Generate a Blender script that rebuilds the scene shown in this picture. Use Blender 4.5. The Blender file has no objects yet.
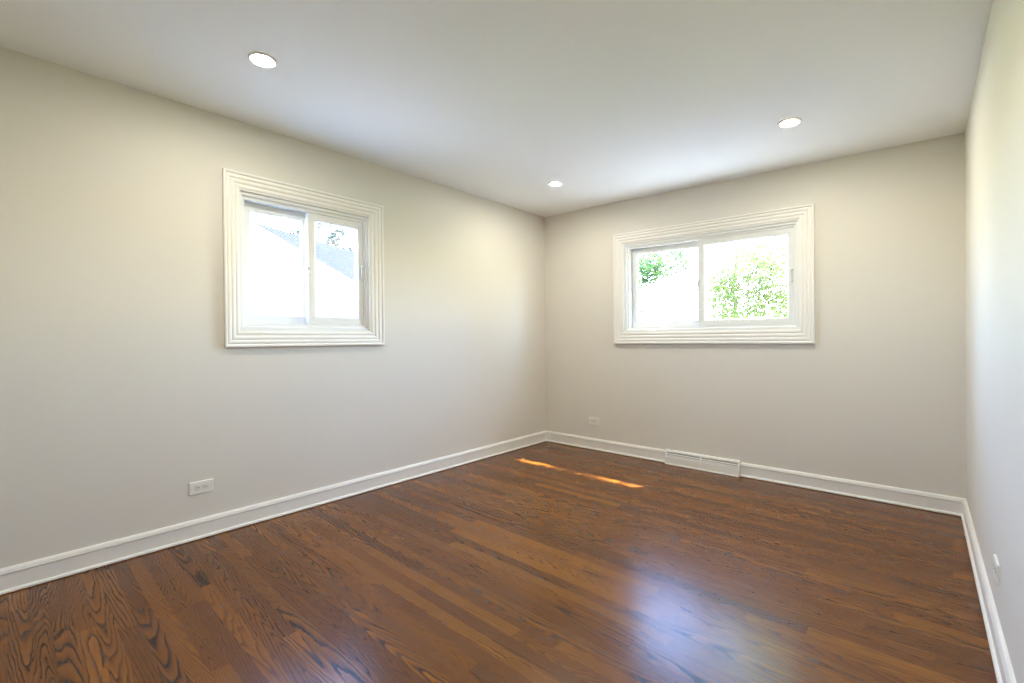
import bpy, bmesh, math, random
from mathutils import Vector, Matrix

C = bpy.context.scene.collection
SC = bpy.context.scene
PI = math.pi

# ------------------------------------------------------------------ camera, sky, sun, exposure
W, HL, TILT = 3.2423, 2.44, -0.0917          # room width, ceiling height at the left wall, drop of the ceiling across the room
YB = -4.90                                   # wall behind the camera
EYE = 1.1131

cam_d = bpy.data.cameras.new('camera')
cam = bpy.data.objects.new('camera', cam_d)
C.objects.link(cam)
yaw, pit, rol, fpx = -0.7351, -0.0051, -0.0091, 452.86
fw = Vector((math.sin(yaw) * math.cos(pit), math.cos(yaw) * math.cos(pit), math.sin(pit)))
rt = fw.cross(Vector((0, 0, 1))).normalized()
up = rt.cross(fw)
r2 = rt * math.cos(rol) + up * math.sin(rol)
u2 = -rt * math.sin(rol) + up * math.cos(rol)
mw = Matrix.Identity(4)
for i in range(3):
    mw[i][0], mw[i][1], mw[i][2] = r2[i], u2[i], -fw[i]
mw[0][3], mw[1][3], mw[2][3] = 3.0428, -3.9077, EYE
cam.matrix_world = mw
cam_d.sensor_width = 36.0
cam_d.lens = fpx * 36.0 / 1024.0
cam_d.clip_start = 0.02
cam_d.clip_end = 300
SC.camera = cam

SUN_DIR = Vector((0.57, 0.61, 1.0))          # towards the sun
world = bpy.data.worlds.new('sky')
SC.world = world
world.use_nodes = True
wn = world.node_tree.nodes
wl = world.node_tree.links
wn.clear()
wo = wn.new('ShaderNodeOutputWorld')
wb = wn.new('ShaderNodeBackground')
sky = wn.new('ShaderNodeTexSky')
sky.sky_type = 'NISHITA'
sky.sun_disc = False
sky.sun_elevation = math.atan2(SUN_DIR.z, math.hypot(SUN_DIR.x, SUN_DIR.y))
sky.sun_rotation = math.atan2(SUN_DIR.x, SUN_DIR.y)
sky.air_density = 1.0
sky.dust_density = 0.35
wb.inputs['Strength'].default_value = 4.9
tint = wn.new('ShaderNodeMix')                 # clear summer sky, a little bluer than the model's haze
tint.data_type = 'RGBA'
tint.blend_type = 'MULTIPLY'
tint.inputs[0].default_value = 1.0
tint.inputs[7].default_value = (0.92, 0.97, 1.09, 1.0)
wl.new(sky.outputs[0], tint.inputs[6])
wl.new(tint.outputs[2], wb.inputs['Color'])
wl.new(wb.outputs[0], wo.inputs[0])

sun_d = bpy.data.lights.new('sun', 'SUN')
sun_d.energy = 80.0
sun_d.angle = math.radians(0.6)
sun_d.color = (1.0, 0.94, 0.85)
sun = bpy.data.objects.new('sun', sun_d)
C.objects.link(sun)
sun.location = (8, 8, 12)
sun.rotation_euler = SUN_DIR.to_track_quat('Z', 'Y').to_euler()

# daylight sampling portals in the two window openings
def portal(name, loc, direction, sx, sz):
    d = bpy.data.lights.new(name, 'AREA')
    d.shape = 'RECTANGLE'
    d.size, d.size_y = sx, sz
    d.cycles.is_portal = True
    o = bpy.data.objects.new(name, d)
    C.objects.link(o)
    o.location = loc
    o.rotation_euler = Vector(direction).to_track_quat('-Z', 'Y').to_euler()
portal('window_portal', (-0.155, -2.55, 1.61), (1, 0, 0), 0.95, 0.95)
portal('window_portal', (1.66, 0.155, 1.59), (0, -1, 0), 1.55, 0.95)

LAMP = 860.0                                  # radiance of the ceiling lamps' lenses
LAMP_COL = (1.0, 0.945, 0.78)

vs = SC.view_settings
SC.display_settings.display_device = 'sRGB'
vs.view_transform = 'Standard'
vs.look = 'None'
vs.exposure = 0.06
vs.gamma = 1.0
vs.use_curve_mapping = False
SC.cycles.use_denoising = True
SC.cycles.denoising_prefilter = 'NONE'
SC.cycles.max_bounces = 12
SC.cycles.diffuse_bounces = 8
SC.cycles.glossy_bounces = 4
SC.cycles.transparent_max_bounces = 24
SC.cycles.sample_clamp_indirect = 8.0
SC.cycles.caustics_reflective = False
SC.cycles.caustics_refractive = False

def ceil_z(x):
    return HL + TILT * x / W

# ------------------------------------------------------------------ materials
class NT:
    """small helper to write node graphs"""
    def __init__(self, name):
        self.m = bpy.data.materials.new(name)
        self.m.use_nodes = True
        self.t = self.m.node_tree
        self.p = self.t.nodes['Principled BSDF']
        self.out = self.t.nodes['Material Output']
    def link(self, a, b):
        self.t.links.new(a, b)
    def _in(self, sock, v):
        if v is None:
            return
        if hasattr(v, 'is_output') or isinstance(v, bpy.types.NodeSocket):
            self.t.links.new(v, sock)
        else:
            sock.default_value = v
    def math(self, op, a, b=None, c=None, clamp=False):
        n = self.t.nodes.new('ShaderNodeMath')
        n.operation = op
        n.use_clamp = clamp
        self._in(n.inputs[0], a)
        self._in(n.inputs[1], b)
        self._in(n.inputs[2], c)
        return n.outputs[0]
    def comb(self, x=0.0, y=0.0, z=0.0):
        n = self.t.nodes.new('ShaderNodeCombineXYZ')
        self._in(n.inputs[0], x)
        self._in(n.inputs[1], y)
        self._in(n.inputs[2], z)
        return n.outputs[0]
    def sep(self, v):
        n = self.t.nodes.new('ShaderNodeSeparateXYZ')
        self._in(n.inputs[0], v)
        return n.outputs
    def noise(self, vec, scale=1.0, detail=2.0, rough=0.5):
        n = self.t.nodes.new('ShaderNodeTexNoise')
        self._in(n.inputs['Vector'], vec)
        n.inputs['Scale'].default_value = scale
        n.inputs['Detail'].default_value = detail
        n.inputs['Roughness'].default_value = rough
        return n.outputs['Fac']
    def white(self, vec):
        n = self.t.nodes.new('ShaderNodeTexWhiteNoise')
        n.noise_dimensions = '3D'
        self._in(n.inputs['Vector'], vec)
        return n.outputs['Color']
    def mix(self, fac, a, b):
        n = self.t.nodes.new('ShaderNodeMix')
        n.data_type = 'RGBA'
        self._in(n.inputs[0], fac)
        self._in(n.inputs[6], a)
        self._in(n.inputs[7], b)
        return n.outputs[2]
    def ramp(self, fac, stops):
        n = self.t.nodes.new('ShaderNodeValToRGB')
        self._in(n.inputs[0], fac)
        e = n.color_ramp.elements
        e[0].position, e[0].color = stops[0]
        e[1].position, e[1].color = stops[1]
        for pos, col in stops[2:]:
            k = e.new(pos)
            k.color = col
        return n.outputs[0]
    def coord(self, kind='Object'):
        n = self.t.nodes.new('ShaderNodeTexCoord')
        return n.outputs[kind]
    def bump(self, h, strength, dist):
        n = self.t.nodes.new('ShaderNodeBump')
        n.inputs['Strength'].default_value = strength
        n.inputs['Distance'].default_value = dist
        self._in(n.inputs['Height'], h)
        self.t.links.new(n.outputs[0], self.p.inputs['Normal'])

def c4(r, g, b):
    return (r, g, b, 1.0)

def plain(name, col, rough=0.5, spec=0.5, var=0.03, scale=6.0, bump=0.0, bscale=400.0):
    n = NT(name)
    co = n.coord()
    f = n.noise(co, scale, 3.0)
    a = c4(*[min(1, x * (1 - var)) for x in col])
    b = c4(*[min(1, x * (1 + var)) for x in col])
    n._in(n.p.inputs['Base Color'], n.mix(f, a, b))
    n.p.inputs['Roughness'].default_value = rough
    n.p.inputs['Specular IOR Level'].default_value = spec
    if bump:
        n.bump(n.noise(co, bscale, 2.0), bump, 0.001)
    return n.m

M_WALL = plain('greige_wall_paint', (0.72, 0.69, 0.630), 0.75, 0.25, 0.012, 2.0, 0.12, 350.0)
M_CEIL = plain('ceiling_paint', (0.88, 0.90, 0.925), 0.85, 0.15, 0.010, 2.0, 0.10, 300.0)
M_TRIM = plain('white_trim_paint', (0.83, 0.815, 0.78), 0.38, 0.45, 0.01, 5.0)
M_VINYL = plain('white_vinyl', (0.77, 0.78, 0.78), 0.35, 0.45, 0.01, 5.0)
M_LATCH = plain('latch_plastic', (0.60, 0.60, 0.58), 0.4, 0.5, 0.02)
M_PLATE = plain('outlet_plastic', (0.84, 0.82, 0.76), 0.35, 0.5, 0.01)
M_SOCKET = plain('socket_plastic', (0.78, 0.76, 0.70), 0.35, 0.5, 0.01)
M_SLOT = plain('slot_black', (0.03, 0.027, 0.022), 0.6, 0.3, 0.02)
M_SCREW = plain('screw_enamel', (0.62, 0.59, 0.53), 0.35, 0.6, 0.02)
M_REG = plain('register_enamel', (0.79, 0.775, 0.735), 0.35, 0.5, 0.01)
M_DARK = plain('duct_grey', (0.36, 0.345, 0.31), 0.7, 0.3, 0.05)
M_RING = plain('light_trim_white', (0.78, 0.76, 0.72), 0.4, 0.4, 0.01)
M_EXT = plain('exterior_stucco', (0.55, 0.54, 0.52), 0.9, 0.2, 0.05)

def mat_floor():
    n = NT('stained_oak_strips')
    x, y, z = n.sep(n.coord())
    bw = 0.0572
    v = n.math('DIVIDE', n.math('ADD', y, 3.64 + 100 * bw), bw)
    row = n.math('FLOOR', v)
    fv = n.math('SUBTRACT', v, row)
    vv = n.math('MULTIPLY', n.math('SUBTRACT', fv, 0.5), bw)
    rr = n.sep(n.white(n.comb(row, 3.7, 1.3)))
    ln = n.math('MULTIPLY_ADD', rr[1], 0.7, 0.65)
    u = n.math('DIVIDE', n.math('ADD', x, n.math('MULTIPLY_ADD', rr[0], 5.0, 3.0)), ln)
    col = n.math('FLOOR', u)
    fu = n.math('SUBTRACT', u, col)
    h = n.sep(n.white(n.comb(row, col, 7.1)))
    g = n.sep(n.white(n.comb(row, col, 23.9)))
    # growth rings: distance from a wandering pith line, cut flat by the board face
    lx = n.math('MULTIPLY_ADD', h[0], 40.0, x)
    wander = n.noise(n.comb(lx, n.math('MULTIPLY', row, 1.71), n.math('MULTIPLY', vv, 9.0)), 1.6, 2.0, 0.5)
    depth = n.math('MULTIPLY_ADD', n.math('POWER', h[1], 1.6), 0.040, 0.006)
    cen = n.math('MULTIPLY', n.math('SUBTRACT', h[2], 0.5), 0.120)
    d = n.math('SUBTRACT', vv, cen)
    # the trunk tapers, so the rings open into arches along the board
    s1 = n.sep(n.white(n.comb(row, col, 51.3)))
    taper = n.math('MULTIPLY', n.math('SIGN', n.math('SUBTRACT', s1[0], 0.5)), n.math('MULTIPLY_ADD', s1[1], 0.075, 0.022))
    slip = n.math('ADD', n.math('MULTIPLY', lx, taper), n.math('MULTIPLY', wander, 0.055))
    # small zig-zag of the early wood
    jag = n.noise(n.comb(n.math('MULTIPLY', lx, 11.0), n.math('MULTIPLY', y, 50.0), row), 1.0, 3.0, 0.6)
    jag = n.math('MULTIPLY_ADD', n.math('SUBTRACT', jag, 0.5), 0.0080, slip)
    rad = n.math('ADD', n.math('SQRT', n.math('ADD', n.math('MULTIPLY', d, d), n.math('MULTIPLY', depth, depth))), jag)
    sp = n.math('MULTIPLY_ADD', g[0], 0.0075, 0.0062)
    ph = n.math('FRACT', n.math('DIVIDE', n.math('ADD', rad, 10.0), sp))
    dark = n.math('POWER', n.math('SUBTRACT', 1.0, ph), 2.4)
    soft = n.math('SMOOTH_MIN', dark, n.math('MULTIPLY', ph, 9.0), 0.15)
    # open pores and fibre streaks
    pores = n.noise(n.comb(n.math('MULTIPLY', lx, 22.0), n.math('MULTIPLY', y, 420.0), row), 1.0, 2.0, 0.6)
    fibre = n.noise(n.comb(n.math('MULTIPLY', lx, 4.0), n.math('MULTIPLY', y, 130.0), row), 1.0, 3.0, 0.6)
    line = n.math('MULTIPLY', soft, n.math('MULTIPLY_ADD', fibre, 1.4, 0.85))
    line = n.math('MULTIPLY', line, n.math('MULTIPLY_ADD', g[1], 0.65, 0.40), clamp=True)
    pr = n.math('MULTIPLY', n.math('SUBTRACT', pores, 0.58, clamp=True), 2.0, clamp=True)
    line = n.math('ADD', line, pr, clamp=True)
    tone = n.math('ADD', n.math('MULTIPLY', g[2], 0.75), n.math('MULTIPLY', fibre, 0.30), clamp=True)
    base = n.ramp(tone, [(0.0, c4(0.115, 0.037, 0.0065)), (1.0, c4(0.300, 0.110, 0.0140)),
                         (0.35, c4(0.165, 0.054, 0.0080)), (0.7, c4(0.210, 0.072, 0.0100))])
    grain = c4(0.022, 0.0065, 0.0016)
    colr = n.mix(line, base, grain)
    # hairline joints
    ev = n.math('MULTIPLY', n.math('MINIMUM', fv, n.math('SUBTRACT', 1.0, fv)), bw)
    eu = n.math('MULTIPLY', n.math('MINIMUM', fu, n.math('SUBTRACT', 1.0, fu)), ln)
    e = n.math('MINIMUM', ev, eu)
    joint = n.math('SUBTRACT', 1.0, n.math('DIVIDE', e, 0.0009), clamp=True)
    colr = n.mix(n.math('MULTIPLY', joint, 0.55), colr, c4(0.03, 0.011, 0.004))
    n._in(n.p.inputs['Base Color'], colr)
    lowf = n.noise(n.comb(x, y, 0.0), 3.0, 2.0)
    n._in(n.p.inputs['Roughness'], n.math('MULTIPLY_ADD', lowf, 0.06, n.math('MULTIPLY_ADD', line, 0.05, 0.205)))
    n.p.inputs['Specular IOR Level'].default_value = 0.40
    hgt = n.math('SUBTRACT', n.math('MULTIPLY', line, -0.35), joint)
    n.bump(hgt, 0.08, 0.0005)
    return n.m
M_FLOOR = mat_floor()

def mat_glass():
    n = NT('window_glass')
    t = n.t
    t.nodes.remove(n.p)
    tr = t.nodes.new('ShaderNodeBsdfTransparent')
    tr.inputs[0].default_value = (0.96, 0.98, 0.98, 1)
    gl = t.nodes.new('ShaderNodeBsdfGlossy')
    gl.inputs['Roughness'].default_value = 0.0
    lw = t.nodes.new('ShaderNodeLayerWeight')
    lw.inputs['Blend'].default_value = 0.5
    fr = n.math('MULTIPLY_ADD', n.math('POWER', lw.outputs['Facing'], 5.0), 0.9, 0.035)
    mx = t.nodes.new('ShaderNodeMixShader')
    t.links.new(fr, mx.inputs[0])
    t.links.new(tr.outputs[0], mx.inputs[1])
    t.links.new(gl.outputs[0], mx.inputs[2])
    t.links.new(mx.outputs[0], n.out.inputs[0])
    return n.m
M_GLASS = mat_glass()

def mat_emit(name, col, strength):
    n = NT(name)
    n.t.nodes.remove(n.p)
    e = n.t.nodes.new('ShaderNodeEmission')
    e.inputs[0].default_value = c4(*col)
    e.inputs[1].default_value = strength
    n.link(e.outputs[0], n.out.inputs[0])
    return n.m
M_LAMP = mat_emit('lamp_lens_glow', LAMP_COL, LAMP)

def mat_leaf(name, c1, c2):
    n = NT(name)
    t = n.t
    t.nodes.remove(n.p)
    geo = t.nodes.new('ShaderNodeNewGeometry')
    col = n.mix(geo.outputs['Random Per Island'], c4(*c1), c4(*c2))
    df = t.nodes.new('ShaderNodeBsdfDiffuse')
    tl = t.nodes.new('ShaderNodeBsdfTranslucent')
    mx = t.nodes.new('ShaderNodeMixShader')
    mx.inputs[0].default_value = 0.5
    t.links.new(col, df.inputs[0])
    t.links.new(col, tl.inputs[0])
    t.links.new(df.outputs[0], mx.inputs[1])
    t.links.new(tl.outputs[0], mx.inputs[2])
    t.links.new(mx.outputs[0], n.out.inputs[0])
    return n.m
M_LEAF_Y = mat_leaf('leaf_yellow_green', (0.170, 0.215, 0.070), (0.260, 0.280, 0.130))
M_LEAF_B = mat_leaf('leaf_bright_yellow_green', (0.40, 0.50, 0.10), (0.55, 0.60, 0.20))
M_LEAF_G = mat_leaf('leaf_green', (0.070, 0.130, 0.050), (0.120, 0.185, 0.075))
M_LEAF_D = mat_leaf('leaf_pale', (0.045, 0.047, 0.046), (0.085, 0.088, 0.082))
M_BARK = plain('bark', (0.10, 0.075, 0.055), 0.9, 0.2, 0.35, 14.0)
M_SIDING = plain('white_siding', (0.50, 0.50, 0.49), 0.7, 0.3, 0.02)
M_FASCIA = plain('white_fascia', (0.80, 0.81, 0.83), 0.6, 0.3, 0.02)

def mat_shingle():
    n = NT('grey_shingles')
    co = n.coord()
    b = n.t.nodes.new('ShaderNodeTexBrick')
    n.link(co, b.inputs['Vector'])
    b.inputs['Scale'].default_value = 3.0
    b.inputs['Color1'].default_value = c4(0.019, 0.020, 0.025)
    b.inputs['Color2'].default_value = c4(0.025, 0.026, 0.032)
    b.inputs['Mortar'].default_value = c4(0.013, 0.014, 0.018)
    b.inputs['Mortar Size'].default_value = 0.03
    n.link(b.outputs[0], n.p.inputs['Base Color'])
    n.p.inputs['Roughness'].default_value = 0.95
    n.p.inputs['Specular IOR Level'].default_value = 0.05
    return n.m
M_SHINGLE = mat_shingle()

def mat_lawn():
    n = NT('lawn_grass')
    f = n.noise(n.coord(), 9.0, 5.0, 0.7)
    n._in(n.p.inputs['Base Color'], n.mix(f, c4(0.10, 0.16, 0.03), c4(0.24, 0.30, 0.07)))
    n.p.inputs['Roughness'].default_value = 1.0
    return n.m
M_LAWN = mat_lawn()

# ------------------------------------------------------------------ mesh helpers
def tag(o, label, cat, group=None, kind=None):
    o['label'] = label
    o['category'] = cat
    if group:
        o['group'] = group
    if kind:
        o['kind'] = kind
    return o

def obj(name, bm, m, parent=None, smooth=False, auto=None):
    bmesh.ops.recalc_face_normals(bm, faces=bm.faces)
    me = bpy.data.meshes.new(name)
    bm.to_mesh(me)
    bm.free()
    me.materials.append(m)
    if smooth:
        for p in me.polygons:
            p.use_smooth = True
    o = bpy.data.objects.new(name, me)
    C.objects.link(o)
    if parent:
        o.parent = parent
    return o

def empty(name, loc=(0, 0, 0), rz=0.0):
    o = bpy.data.objects.new(name, None)
    o.location = loc
    o.rotation_euler = (0, 0, rz)
    o.empty_display_size = 0.1
    C.objects.link(o)
    return o

def add_box(bm, x0, x1, y0, y1, z0, z1, bev=0.0, seg=2):
    r = bmesh.ops.create_cube(bm, size=1.0)
    vs_ = r['verts']
    for v in vs_:
        v.co = Vector((x0 + (v.co.x + .5) * (x1 - x0), y0 + (v.co.y + .5) * (y1 - y0), z0 + (v.co.z + .5) * (z1 - z0)))
    if bev:
        ed = {e for v in vs_ for e in v.link_edges}
        bmesh.ops.bevel(bm, geom=list(ed), offset=bev, segments=seg, profile=0.6, affect='EDGES')

def add_prism(bm, prof, place, s0, s1):
    """closed profile (a, b) swept straight from s0 to s1; place(a, b, s) -> xyz"""
    n = len(prof)
    A = [bm.verts.new(place(a, b, s0)) for a, b in prof]
    B = [bm.verts.new(place(a, b, s1)) for a, b in prof]
    for i in range(n):
        bm.faces.new((A[i], A[(i + 1) % n], B[(i + 1) % n], B[i]))
    bm.faces.new(A)
    bm.faces.new(B[::-1])

def add_ring(bm, outer, inner, prof, place):
    """mitred four-sided frame; prof = closed list of (t 0 outer .. 1 inner, depth); place(u, z, w)"""
    loops = []
    for (uo, zo), (ui, zi) in zip(outer, inner):
        loops.append([bm.verts.new(place(uo + (ui - uo) * t, zo + (zi - zo) * t, w)) for t, w in prof])
    n = len(prof)
    for k in range(4):
        A, B = loops[k], loops[(k + 1) % 4]
        for i in range(n):
            bm.faces.new((A[i], A[(i + 1) % n], B[(i + 1) % n], B[i]))

def add_disc_lathe(bm, prof, seg=40, axis='Z'):
    """prof = list of (radius, height); open lathe about Z"""
    rings = []
    for r, h in prof:
        if r < 1e-6:
            rings.append([bm.verts.new((0, 0, h))])
        else:
            rings.append([bm.verts.new((r * math.cos(2 * PI * i / seg), r * math.sin(2 * PI * i / seg), h)) for i in range(seg)])
    for A, B in zip(rings, rings[1:]):
        for i in range(seg):
            j = (i + 1) % seg
            if len(A) == 1:
                bm.faces.new((A[0], B[i], B[j]))
            elif len(B) == 1:
                bm.faces.new((A[i], A[j], B[0]))
            else:
                bm.faces.new((A[i], A[j], B[j], B[i]))

def rect(u0, u1, z0, z1):
    return [(u0, z0), (u1, z0), (u1, z1), (u0, z1)]

# ------------------------------------------------------------------ room shell
T = 0.16
def struct(name, bm, m, label, cat):
    o = obj(name, bm, m)
    return tag(o, label, cat, kind='structure')

bm = bmesh.new()
add_box(bm, -T, W + T, YB - T, T, -0.12, 0.0)
struct('floor', bm, M_FLOOR, 'dark stained oak strip floor with strong cathedral grain', 'floor')

bm = bmesh.new()
pts = [(-T, YB - T), (W + T, YB - T), (W + T, T), (-T, T)]
lo = [bm.verts.new((x, y, ceil_z(x))) for x, y in pts]
hi = [bm.verts.new((x, y, 2.70)) for x, y in pts]
bm.faces.new(lo)
bm.faces.new(hi[::-1])
for i in range(4):
    j = (i + 1) % 4
    bm.faces.new((lo[i], lo[j], hi[j], hi[i]))
struct('ceiling', bm, M_CEIL, 'smooth white ceiling with round recessed lights', 'ceiling')

# a wall is one mesh; back_warp lets the head of the back window follow the slight drop of the ceiling
def level(u, z):
    return z
def back_warp(x, z):
    if z <= EYE:
        return z
    return EYE + (z - EYE) * (1 + TILT * x / W / (HL - EYE))

def place_left(u, z, w):
    return (-w, u, z)
def place_back(u, z, w):
    return (u, w, back_warp(u, z))

def holed_wall(bm, place, outer, hole):
    prof = [(0, 0.0), (1, 0.0), (1, T), (0, T)]
    add_ring(bm, outer, hole, prof, place)

LW = dict(o=(-3.069, -2.010, 1.080, 2.128), i=(-2.979, -2.124, 1.184, 2.025))
BWN = dict(o=(0.850, 2.472, 1.061, 2.122), i=(0.955, 2.371, 1.178, 2.018))

bm = bmesh.new()
holed_wall(bm, lambda u, z, w: (-w, u, z), [(YB - T, -0.05), (0.0, -0.05), (0.0, 2.69), (YB - T, 2.69)], rect(*LW['i']))
struct('wall_left', bm, M_WALL, 'long greige wall with the small sliding window on the left', 'wall')
bm = bmesh.new()
holed_wall(bm, lambda u, z, w: (u, w, back_warp(u, z) if 1.0 < z < 2.3 else z), [(-T, -0.05), (W + T, -0.05), (W + T, 2.69), (-T, 2.69)], rect(*BWN['i']))
struct('wall_back', bm, M_WALL, 'greige end wall with the wide sliding window', 'wall')
bm = bmesh.new()
add_box(bm, W, W + T, YB - T, 0.0, -0.05, 2.69)
struct('wall_right', bm, M_WALL, 'pale wall along the right edge of the view', 'wall')
bm = bmesh.new()
add_box(bm, 0.0, W, YB - T, YB, -0.05, 2.69)
struct('wall_front', bm, M_WALL, 'plain greige wall behind the viewer', 'wall')

# ------------------------------------------------------------------ baseboards with shoe moulding
BH = 0.113
BASE = [(0, 0), (0.0135, 0), (0.0135, 0.083), (0.0142, 0.0855), (0.0165, 0.087), (0.0172, 0.090), (0.0165, 0.0935), (0.0150, 0.096),
        (0.0150, 0.1000), (0.0130, 0.1040), (0.0105, 0.1085), (0.006, 0.1120), (0, 0.113)]
SHOE = [(0.0125, 0.0050), (0.0240, 0.0050), (0.0240, 0.0085), (0.0228, 0.0125), (0.0200, 0.0160), (0.0160, 0.0182), (0.0125, 0.0188)]
def baseboard(name, place, spans, label):
    bm = bmesh.new()
    for s0, s1 in spans:
        add_prism(bm, BASE, place, s0, s1)
    o = struct(name, bm, M_TRIM, label, 'baseboard')
    bm = bmesh.new()
    for s0, s1 in spans:
        add_prism(bm, SHOE, place, s0, s1)
    obj('shoe_moulding', bm, M_TRIM, o)
    return o
RX0, RX1 = 1.356, 1.966
baseboard('baseboard_left', lambda a, b, s: (a, s, b), [(YB, 0.0)], 'white baseboard along the long left wall')
baseboard('baseboard_back', lambda a, b, s: (s, -a, b), [(0.0, RX0 - 0.001), (RX1 + 0.001, W)], 'white baseboard along the end wall, broken by the floor register')
baseboard('baseboard_right', lambda a, b, s: (W - a, s, b), [(YB, 0.0)], 'white baseboard along the right wall')

# ------------------------------------------------------------------ windows
CASE = [(0.0, 0.001), (0.0, -0.030), (0.03, -0.0325), (0.10, -0.0325), (0.13, -0.0300), (0.155, -0.0235), (0.19, -0.0225), (0.22, -0.0265), (0.30, -0.0275),
        (0.36, -0.0255), (0.40, -0.0195), (0.44, -0.0190), (0.47, -0.0225), (0.56, -0.0230), (0.62, -0.0205), (0.66, -0.0150),
        (0.71, -0.0145), (0.74, -0.0175), (0.83, -0.0175), (0.89, -0.0140), (0.93, -0.0095), (1.0, -0.0090), (1.0, 0.001)]
CASE = [(t, w if w > -0.005 else round(-0.018 + (w + 0.018) * 0.8, 5)) for t, w in CASE]
def boxp(bm, place, u0, u1, z0, z1, w0, w1, bev=0.002):
    t = bmesh.new()
    add_box(t, u0, u1, z0, z1, w0, w1, bev)
    vm = {}
    for v in t.verts:
        vm[v] = bm.verts.new(place(v.co.x, v.co.y, v.co.z))
    for f in t.faces:
        bm.faces.new([vm[v] for v in f.verts])
    t.free()

def slider_window(name, place, o, i, mid, frame_l, frame_r, frame_b, frame_t, label):
    """horizontal slider: the right sash slides in front, the left sash sits further out"""
    root = empty(name, place((i[0] + i[1]) / 2, i[2], 0.0))
    tag(root, label, 'window', kind='structure')
    loc = Vector(root.location)
    P = lambda u, z, w: tuple(Vector(place(u, z, w)) - loc)
    bm = bmesh.new()
    add_ring(bm, rect(*o), rect(*i), CASE, P)
    obj('casing', bm, M_TRIM, root)
    # vinyl frame set in the opening, with the two sash tracks
    fo = (i[0] + 0.0005, i[1] - 0.0005, i[2] + 0.0005, i[3] - 0.0005)
    fi = (i[0] + frame_l, i[1] - frame_r, i[2] + frame_b, i[3] - frame_t)
    bm = bmesh.new()
    prof = [(0, 0.004), (0.0, 0.150), (1.0, 0.150), (1.0, 0.066), (0.80, 0.066), (0.80, 0.060), (1.0, 0.060), (1.0, 0.020), (0.55, 0.018), (0.5, 0.006), (0.42, 0.004)]
    add_ring(bm, rect(*fo), rect(*fi), prof, P)
    obj('frame', bm, M_VINYL, root)
    sr = 0.052
    # left sash, in the outer track
    a = (fi[0] + 0.001, mid + 0.045, fi[2] + 0.001, fi[3] - 0.001)
    b = (a[0] + sr, a[1] - 0.062, a[2] + sr + 0.003, a[3] - sr)
    sp = [(0, 0.075), (0, 0.110), (0.92, 0.110), (1.0, 0.104), (1.0, 0.080), (0.90, 0.075)]
    bm = bmesh.new()
    add_ring(bm, rect(*a), rect(*b), sp, P)
    s = obj('sash', bm, M_VINYL, root)
    bm = bmesh.new()
    boxp(bm, P, b[0] - 0.004, b[1] + 0.004, b[2] - 0.004, b[3] + 0.004, 0.0905, 0.0945, 0.0)
    obj('pane', bm, M_GLASS, s)
    zc = (b[2] + b[3]) / 2
    bm = bmesh.new()
    boxp(bm, P, a[0] + 0.006, a[0] + 0.015, zc - 0.045, zc + 0.045, 0.066, 0.075, 0.002)
    obj('pull', bm, M_VINYL, s)
    # right sash, in the inner track
    a = (mid, fi[1] - 0.001, fi[2] + 0.001, fi[3] - 0.001)
    b = (a[0] + sr + 0.004, a[1] - sr + 0.012, a[2] + sr + 0.004, a[3] - sr + 0.003)
    sp = [(0, 0.027), (0.0, 0.062), (0.92, 0.062), (1.0, 0.056), (1.0, 0.034), (0.93, 0.030), (0.86, 0.026), (0.03, 0.024)]
    bm = bmesh.new()
    add_ring(bm, rect(*a), rect(*b), sp, P)
    s = obj('sash', bm, M_VINYL, root)
    bm = bmesh.new()
    boxp(bm, P, b[0] - 0.004, b[1] + 0.004, b[2] - 0.004, b[3] + 0.004, 0.043, 0.047, 0.0)
    obj('pane', bm, M_GLASS, s)
    bm = bmesh.new()
    zc = (b[2] + b[3]) / 2
    boxp(bm, P, a[0] + 0.001, a[0] + 0.011, zc - 0.038, zc + 0.028, 0.010, 0.025, 0.003)
    boxp(bm, P, a[0] - 0.009, a[0] + 0.004, zc - 0.020, zc + 0.006, 0.016, 0.032, 0.003)
    obj('latch', bm, M_LATCH, s)
    bm = bmesh.new()
    u = (b[1] + a[1]) / 2
    boxp(bm, P, u + 0.004, u + 0.013, zc - 0.045, zc + 0.045, 0.012, 0.0255, 0.003)
    boxp(bm, P, u + 0.002, u + 0.018, zc - 0.052, zc - 0.038, 0.010, 0.0255, 0.003)
    boxp(bm, P, u + 0.002, u + 0.018, zc + 0.038, zc + 0.052, 0.010, 0.0255, 0.003)
    obj('pull', bm, M_LATCH, s)
    return root

slider_window('window_1', place_left, LW['o'], LW['i'], -2.560, 0.034, 0.030, 0.042, 0.042,
              'smaller white sliding window on the long left wall, a grey neighbouring roof beyond it')
slider_window('window_2', place_back, BWN['o'], BWN['i'], 1.630, 0.040, 0.036, 0.034, 0.045,
              'wide white sliding window on the end wall, green foliage beyond it')

# ------------------------------------------------------------------ recessed ceiling lights
def recessed(x, y, label):
    zc = ceil_z(x)
    root = empty('recessed_light', (x, y, zc))
    root.rotation_euler = (0, -math.atan2(TILT, W), 0)
    tag(root, label, 'ceiling light', 'round recessed ceiling lights')
    bm = bmesh.new()
    add_disc_lathe(bm, [(0.0585, -0.0003), (0.0592, -0.0065), (0.0575, -0.0096), (0.0535, -0.0104), (0.0470, -0.0085), (0.0410, -0.0045), (0.0370, -0.0030), (0.0360, -0.0010)], 56)
    obj('trim_ring', bm, M_RING, root, smooth=True)
    bm = bmesh.new()
    add_disc_lathe(bm, [(0.0358, -0.0015), (0.0355, -0.0045), (0.0335, -0.0070), (0.0280, -0.0090), (0.0180, -0.0104), (0.0090, -0.0109), (0.0, -0.0110)], 48)
    obj('lamp_lens', bm, M_LAMP, root, smooth=True)
    return root
recessed(0.79, -3.115, 'glowing recessed light above the long wall, largest and nearest in view')
recessed(0.768, -0.83, 'glowing recessed light near the far left corner, smallest in view')
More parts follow.
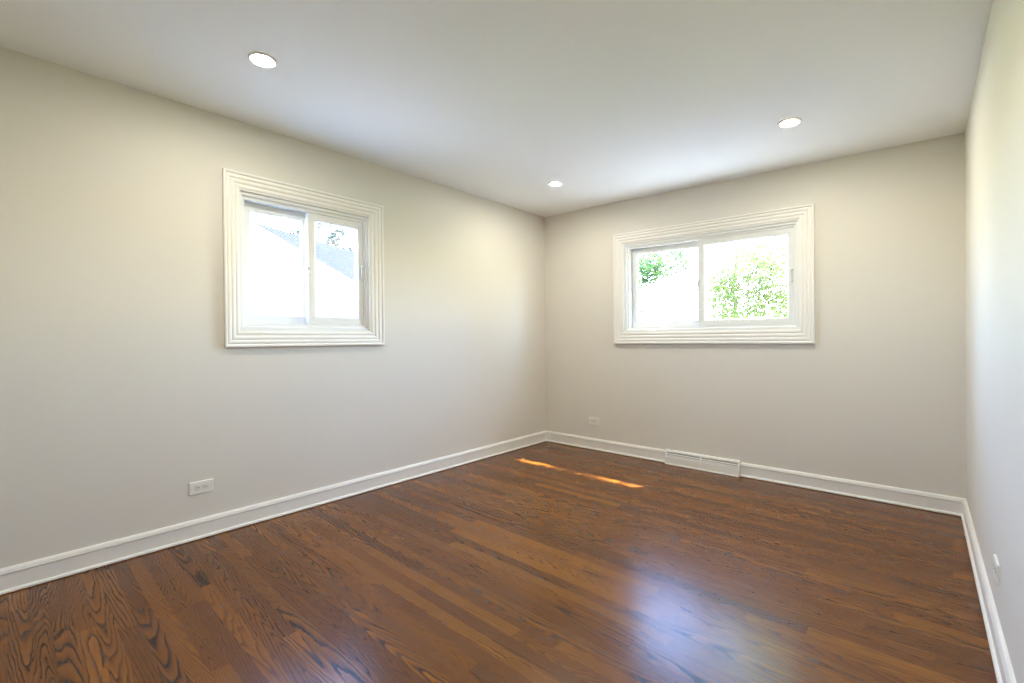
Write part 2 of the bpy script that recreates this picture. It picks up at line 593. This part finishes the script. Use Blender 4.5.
recessed(2.475, -0.84, 'glowing recessed light above the wide window on the end wall')
recessed(2.475, -3.115, 'recessed light in the ceiling just above the viewer')

# ------------------------------------------------------------------ wall outlets (mounted sideways)
def outlet(loc, rz, label):
    root = empty('wall_outlet', loc, rz)     # local: x along the wall, y out of the wall, z up
    tag(root, label, 'outlet', 'sideways wall outlets')
    bm = bmesh.new()
    w, h, t = 0.0585, 0.0355, 0.0065
    pr = [(0.0, 0.0), (0.0, 0.0028), (0.05, 0.0052), (0.10, 0.0062), (0.18, t), (1.0, t), (1.0, 0.0)]
    add_ring(bm, rect(-w, w, -h, h), rect(-0.0335, 0.0335, -0.0168, 0.0168), pr, lambda u, z, d: (u, d, z))
    obj('cover_plate', bm, M_PLATE, root)
    bm = bmesh.new()
    add_box(bm, -0.0330, 0.0330, 0.0002, 0.0072, -0.0163, 0.0163, 0.001)
    obj('receptacle', bm, M_SOCKET, root)
    for c in (-0.0165, 0.0165):
        bm = bmesh.new()
        add_box(bm, c + 0.0005, c + 0.0085, 0.0066, 0.0076, 0.0048, 0.0070, 0.0004)
        add_box(bm, c + 0.0005, c + 0.0075, 0.0066, 0.0076, -0.0070, -0.0048, 0.0004)
        r = bmesh.ops.create_cone(bm, cap_ends=True, segments=16, radius1=0.0027, radius2=0.0027, depth=0.001)
        for v in r['verts']:
            v.co = Vector((v.co.x + c - 0.0065, 0.0071 + v.co.z, v.co.y))
        obj('socket', bm, M_SLOT, root)
    for c in (-0.048, 0.048):
        bm = bmesh.new()
        r = bmesh.ops.create_cone(bm, cap_ends=True, segments=16, radius1=0.0032, radius2=0.0026, depth=0.0012)
        for v in r['verts']:
            v.co = Vector((v.co.x + c, 0.0069 - v.co.z, v.co.y))
        obj('screw', bm, M_SCREW, root)
    return root
outlet((0.0, -3.191, 0.2885), -PI / 2, 'white outlet low on the long left wall, below the smaller window')
outlet((0.604, 0.0, 0.286), PI, 'white outlet low on the end wall near the far corner')
outlet((W, -1.556, 0.274), PI / 2, 'white outlet low on the right wall, seen almost edge-on')

# ------------------------------------------------------------------ baseboard register
def register():
    xc = (RX0 + RX1) / 2
    root = empty('baseboard_register', (xc, 0, 0))
    tag(root, 'white metal baseboard register below the wide window', 'air register')
    L = (RX1 - RX0) / 2 - 0.0005
    P = lambda a, b, s: (s, -a, b)
    bm = bmesh.new()
    add_prism(bm, [(0.0005, 0.001), (0.034, 0.001), (0.034, 0.060), (0.016, 0.108), (0.0005, 0.108)], P, -L + 0.010, L - 0.010)
    obj('duct_box', bm, M_DARK, root)
    end = [(0.0005, 0.001), (0.046, 0.001), (0.046, 0.010), (0.043, 0.066), (0.022, 0.118), (0.018, 0.1205), (0.0005, 0.1205)]
    for s in (-1, 1):
        bm = bmesh.new()
        add_prism(bm, end, P, s * (L - 0.011), s * L)
        obj('end_cap', bm, M_REG, root)
    bm = bmesh.new()
    add_prism(bm, [(0.033, 0.001), (0.049, 0.001), (0.049, 0.007), (0.044, 0.013), (0.0415, 0.066), (0.036, 0.070), (0.033, 0.060)], P, -L + 0.009, L - 0.009)
    obj('front_panel', bm, M_REG, root)
    bm = bmesh.new()
    add_prism(bm, [(0.0005, 0.1075), (0.0215, 0.1045), (0.0245, 0.1075), (0.021, 0.1170), (0.017, 0.1205), (0.0005, 0.1245)], P, -L + 0.0, L - 0.0)
    obj('top_rail', bm, M_REG, root)
    for k, (a, b) in enumerate(((0.0375, 0.0795), (0.0285, 0.0925))):
        bm = bmesh.new()
        add_prism(bm, [(a - 0.010, b - 0.004), (a, b - 0.0065), (a + 0.0010, b - 0.0035), (a - 0.002, b + 0.0030), (a - 0.010, b)], P, -L + 0.009, L - 0.009)
        obj('louver', bm, M_REG, root)
    bm = bmesh.new()
    add_prism(bm, [(0.024, 0.066), (0.0430, 0.066), (0.0240, 0.1105), (0.012, 0.1105)], P, -0.005, 0.005)
    obj('divider', bm, M_REG, root)
    bm = bmesh.new()
    add_box(bm, -L + 0.040, -L + 0.058, -0.013, -0.004, 0.118, 0.133, 0.002)
    obj('damper_lever', bm, M_SCREW, root)
register()

# ------------------------------------------------------------------ outdoors
rng = random.Random(7)
bm = bmesh.new()
v = [bm.verts.new(p) for p in ((-60, -40, -0.45), (40, -40, -0.45), (40, 60, -0.45), (-60, 60, -0.45))]
bm.faces.new(v)
struct('ground', bm, M_LAWN, 'grass lawn around the house', 'lawn')

M_CONC = plain('bounce_concrete', (0.46, 0.45, 0.43), 0.9, 0.2, 0.06, 3.0)
M_PAVE = plain('bounce_paving', (0.36, 0.36, 0.33), 0.9, 0.2, 0.10, 3.0)  # tone set by how much sunlight it throws back indoors
bm = bmesh.new()
add_box(bm, -4.0, 5.4, T + 0.002, 5.6, -0.50, -0.40)  # unseen paving, added to bounce sunlight up to the ceiling
struct('bounce_patio', bm, M_PAVE, 'unseen added patio outside the end wall', 'bounce_patio')
bm = bmesh.new()
add_box(bm, -5.2, -T - 0.002, -14.0, 0.15, -0.50, -0.41)  # unseen slab, added to reflect sun through the left window
struct('bounce_driveway', bm, M_CONC, 'unseen concrete drive added beside the house to bounce sunlight', 'bounce_driveway')

EY = 0.615
bm = bmesh.new()
add_box(bm, -0.5, W + 0.9, T + 0.001, EY, 2.39, 2.50)
add_box(bm, -0.5, W + 0.9, EY, EY + 0.025, 2.36, 2.53)
struct('roof_eave', bm, M_FASCIA, 'white soffit and fascia board above the wide window outside', 'eave')

def tube(bm, p0, p1, r0, r1, seg=8):
    p0, p1 = Vector(p0), Vector(p1)
    d = (p1 - p0).normalized()
    a = d.orthogonal().normalized()
    b = d.cross(a)
    A = [bm.verts.new(p0 + (a * math.cos(2 * PI * i / seg) + b * math.sin(2 * PI * i / seg)) * r0) for i in range(seg)]
    B = [bm.verts.new(p1 + (a * math.cos(2 * PI * i / seg) + b * math.sin(2 * PI * i / seg)) * r1) for i in range(seg)]
    for i in range(seg):
        j = (i + 1) % seg
        bm.faces.new((A[i], A[j], B[j], B[i]))
    bm.faces.new(A[::-1])
    bm.faces.new(B)

def leaf(verts, faces, c, size):
    n = Vector((rng.gauss(0, 1), rng.gauss(0, 1), rng.gauss(0.4, 1))).normalized()
    a = n.orthogonal().normalized()
    a = (Matrix.Rotation(rng.uniform(0, 2 * PI), 3, n) @ a)
    b = n.cross(a)
    s = size * rng.uniform(0.7, 1.3)
    k = len(verts)
    fold = n * s * 0.12
    verts.extend([c - a * s, c + b * s * 0.42 - a * s * 0.1 + fold, c + a * s, c - b * s * 0.42 - a * s * 0.1 + fold])
    faces.append((k, k + 1, k + 2, k + 3))

def tree(name, base, blobs, trunk_r, leaf_m, nleaf, size, label, least=0):
    """trunk with boughs to every leaf cluster; blobs = [(centre, radius xyz)]"""
    bx, by, bz = base
    root = empty(name, base)
    tag(root, label, 'tree', 'trees and shrubs outside the windows')
    off = Vector(base)
    bm = bmesh.new()
    top = max(c[2] for c, r in blobs)
    p = [Vector((0, 0, -0.05))]
    N = 7
    for k in range(1, N + 1):
        z = (top - bz) * k / N
        p.append(Vector((rng.uniform(-.06, .06) * k * .5, rng.uniform(-.06, .06) * k * .5, z)))
    for k in range(N):
        tube(bm, p[k], p[k + 1], trunk_r * (1 - k / (N + 1.0)), trunk_r * (1 - (k + 1) / (N + 1.0)))
    obj('trunk', bm, M_BARK, root)
    for c, r in blobs:
        c = Vector(c) - off
        z0 = max(0.25 * c.z, c.z - 0.9 - 0.4 * math.hypot(c.x, c.y))
        k = min(N - 1, max(0, int(z0 / (top - bz) * N)))
        s = p[k].lerp(p[k + 1], max(0, min(1, z0 / (top - bz) * N - k)))
        m = s.lerp(c, 0.5) + Vector((0, 0, 0.12))
        bm = bmesh.new()
        tube(bm, s, m, trunk_r * .42, trunk_r * .28, 6)
        tube(bm, m, c, trunk_r * .28, trunk_r * .12, 6)
        for q in range(6):
            e = c + Vector((rng.uniform(-1, 1) * r[0], rng.uniform(-1, 1) * r[1], rng.uniform(-.8, .8) * r[2])) * 0.75
            tube(bm, m.lerp(c, rng.uniform(.3, 1)), e, trunk_r * .10, trunk_r * .03, 5)
        obj('bough', bm, M_BARK, root)
    verts, faces = [], []
    vol = sum(r[0] * r[1] * r[2] for c, r in blobs)
    for c, r in blobs:
        nn = max(least, int(nleaf * (r[0] * r[1] * r[2]) / vol))
        # leaves gather in twigs
        ntw = max(3, nn // 14)
        tw = []
        for _ in range(ntw):
            while True:
                q = Vector((rng.uniform(-1, 1), rng.uniform(-1, 1), rng.uniform(-1, 1)))
                if 0.15 < q.length < 1:
                    break
            tw.append(Vector(c) - off + Vector((q.x * r[0], q.y * r[1], q.z * r[2])))
        for _ in range(nn):
            t = rng.choice(tw)
            leaf(verts, faces, t + Vector((rng.gauss(0, .16), rng.gauss(0, .16), rng.gauss(0, .11))), size)
    me = bpy.data.meshes.new('foliage')
    me.from_pydata([tuple(v) for v in verts], [], faces)
    me.materials.append(leaf_m)
    o = bpy.data.objects.new('foliage', me)
    C.objects.link(o)
    o.parent = root
    return root

G0 = -0.45
# right of the wide window: a tall yellow-green tree whose skirts hang across the right pane
tree('maple_tree', (2.6, 7.4, G0), [((1.4, 6.8, 4.8), (1.4, 1.0, 0.9)), ((2.8, 7.0, 5.2), (1.7, 1.2, 1.3)), ((1.6, 6.8, 6.0), (1.4, 1.0, 1.1)), ((2.8, 7.2, 7.0), (1.6, 1.2, 1.1)), ((0.5, 6.9, 5.9), (0.9, 0.8, 1.0))],
     0.15, M_LEAF_B, 8000, 0.10, 'tall yellow-green tree standing behind the right pane of the wide window')
tree('dogwood_tree', (-2.1, 11.6, G0), [((-0.88, 10.98, 2.91), (1.09, 0.85, 1.09)), ((0.21, 10.98, 3.28), (1.09, 0.97, 1.21)), ((-0.52, 11.1, 1.7), (1.21, 0.97, 0.73)), ((0.81, 11.1, 1.94), (0.97, 0.97, 0.85)), ((-1.73, 10.86, 2.43), (0.73, 0.73, 0.85))],
     0.05, M_LEAF_Y, 12000, 0.060, 'low fine-leaved tree filling the right pane of the wide window')
tree('ash_tree', (-4.6, 9.0, G0), [((-3.3, 8.6, 3.1), (0.9, 0.8, 0.55)), ((-3.9, 8.8, 1.7), (0.75, 0.8, 0.9)), ((-2.3, 8.3, 3.2), (1.0, 0.6, 0.45)), ((-4.6, 9.0, 3.9), (1.0, 0.9, 0.7))],
     0.10, M_LEAF_G, 8000, 0.060, 'green tree at the left edge of the wide window, one bough reaching right')
tree('birch_tree', (-1.9, 13.5, G0), [((-1.8, 13.2, 4.3), (1.8, 0.9, 0.6)), ((-2.2, 13.6, 5.4), (1.4, 1.1, 0.8)), ((-2.6, 13.4, 2.2), (0.8, 0.7, 0.6))],
     0.10, M_LEAF_Y, 1100, 0.060, 'airy tree further back behind the left pane of the wide window')
# the tree between the window and the sun that breaks the sunlight into dapples, and an unseen dense one added to block skylight
tree('locust_tree', (7.4, 4.4, G0), [((3.66, 2.52, 5.4), (0.34, 0.30, 0.30)), ((4.15, 2.62, 5.55), (0.30, 0.25, 0.22)), ((7.6, 4.8, 6.4), (1.2, 1.0, 1.0)), ((8.1, 4.0, 5.2), (1.2, 1.2, 1.0))],
     0.12, M_LEAF_Y, 1500, 0.060, 'airy tree outside to the right of the wide window', 170)
tree('skylight_blocker_tree', (10.4, 7.0, G0), [((9.4, 6.4, 2.6), (1.8, 1.6, 1.5)), ((11.2, 6.4, 3.2), (1.7, 1.6, 1.5)), ((10.0, 6.6, 4.8), (2.0, 1.6, 1.4)), ((11.6, 6.8, 5.4), (1.7, 1.6, 1.4)), ((8.2, 6.6, 2.4), (1.3, 1.2, 1.3)), ((10.4, 7.0, 6.6), (1.7, 1.5, 1.0)), ((9.8, 5.0, 1.6), (1.4, 1.2, 1.1))],
     0.20, M_LEAF_Y, 9000, 0.10, 'unseen dense tree added far right of the wide window to block skylight')
# beyond the neighbouring roof
for (x, y, h, lab) in ((-15.0, 0.0, 5.4, 'pale tree rising behind the grey roof, left pane of the smaller window'),
                       (-17.5, 6.4, 6.6, 'pale tree rising behind the grey roof, right pane of the smaller window')):
    tree('linden_tree', (x, y, G0), [((x, y, h - .7), (1.9, 1.9, 1.3)), ((x + .4, y - 1.3, h - 1.5), (1.4, 1.3, 1.1)), ((x + .2, y + 1.5, h - 1.4), (1.4, 1.3, 1.1))],
         0.18, M_LEAF_D, 1100, 0.13, lab)

# neighbouring house: gable rake falling to the right, roof slope facing this house
def house():
    CAMP = Vector((3.0428, -3.9077, EYE))
    A = CAMP + (fw + r2 * ((246 - 512) / fpx) + u2 * ((341.5 - 220) / fpx)) * 8.6          # apex of the gable
    n = Vector((0.435, -0.90, 0.0)).normalized()
    dB = Vector((-0.941, 0.498, 0.138))
    B = CAMP + dB * ((A - CAMP).dot(n) / dB.dot(n))                   # a point on the right rake
    rk = B - A
    hd = Vector((rk.x, rk.y, 0)).normalized()
    slope = -rk.z / math.hypot(rk.x, rk.y)
    half = 3.4
    depth = 9.0
    bk = -n
    root = empty('neighbour_house', (A.x, A.y, G0))
    tag(root, 'white neighbouring house with a grey shingled roof seen through the smaller window', 'house')
    o = Vector((A.x, A.y, G0))
    A = A - o
    ez = A.z - slope * half
    L = A - hd * half - Vector((0, 0, slope * half))
    R = A + hd * half - Vector((0, 0, slope * half))
    inn = 0.0
    bm = bmesh.new()
    def q(p, d):
        return bm.verts.new(p + bk * d)
    prof = [Vector((L.x, L.y, 0)) + hd * .25, Vector((R.x, R.y, 0)) - hd * .25, R - hd * .25 - Vector((0, 0, .02)), A - Vector((0, 0, .12)), L + hd * .25 - Vector((0, 0, .02))]
    F = [q(p, 0.25) for p in prof]
    K = [q(p, depth) for p in prof]
    bm.faces.new(F)
    bm.faces.new(K[::-1])
    for i in range(5):
        j = (i + 1) % 5
        bm.faces.new((F[i], F[j], K[j], K[i]))
    obj('wall', bm, M_SIDING, root)
    for E_, nm in ((R, 'roof'), (L, 'roof')):
        bm = bmesh.new()
        th = Vector((0, 0, 0.10))
        P4 = [A, E_, E_ + bk * (depth + .25), A + bk * (depth + .25)]
        lo = [bm.verts.new(p - th) for p in P4]
        hi = [bm.verts.new(p) for p in P4]
        bm.faces.new(lo)
        bm.faces.new(hi[::-1])
        for i in range(4):
            j = (i + 1) % 4
            bm.faces.new((lo[i], lo[j], hi[j], hi[i]))
        obj(nm, bm, M_SHINGLE, root)
        bm = bmesh.new()
        add = [A - bk * .03, E_ - bk * .03]
        a, b = add
        t1, t2 = Vector((0, 0, .02)), Vector((0, 0, -.20))
        V = [bm.verts.new(p) for p in (a + t1, b + t1, b + t2, a + t2)]
        V2 = [bm.verts.new(p.co + bk * .029) for p in V]
        bm.faces.new(V)
        bm.faces.new(V2[::-1])
        for i in range(4):
            j = (i + 1) % 4
            bm.faces.new((V[i], V[j], V2[j], V2[i]))
        obj('fascia', bm, M_FASCIA, root)
house()
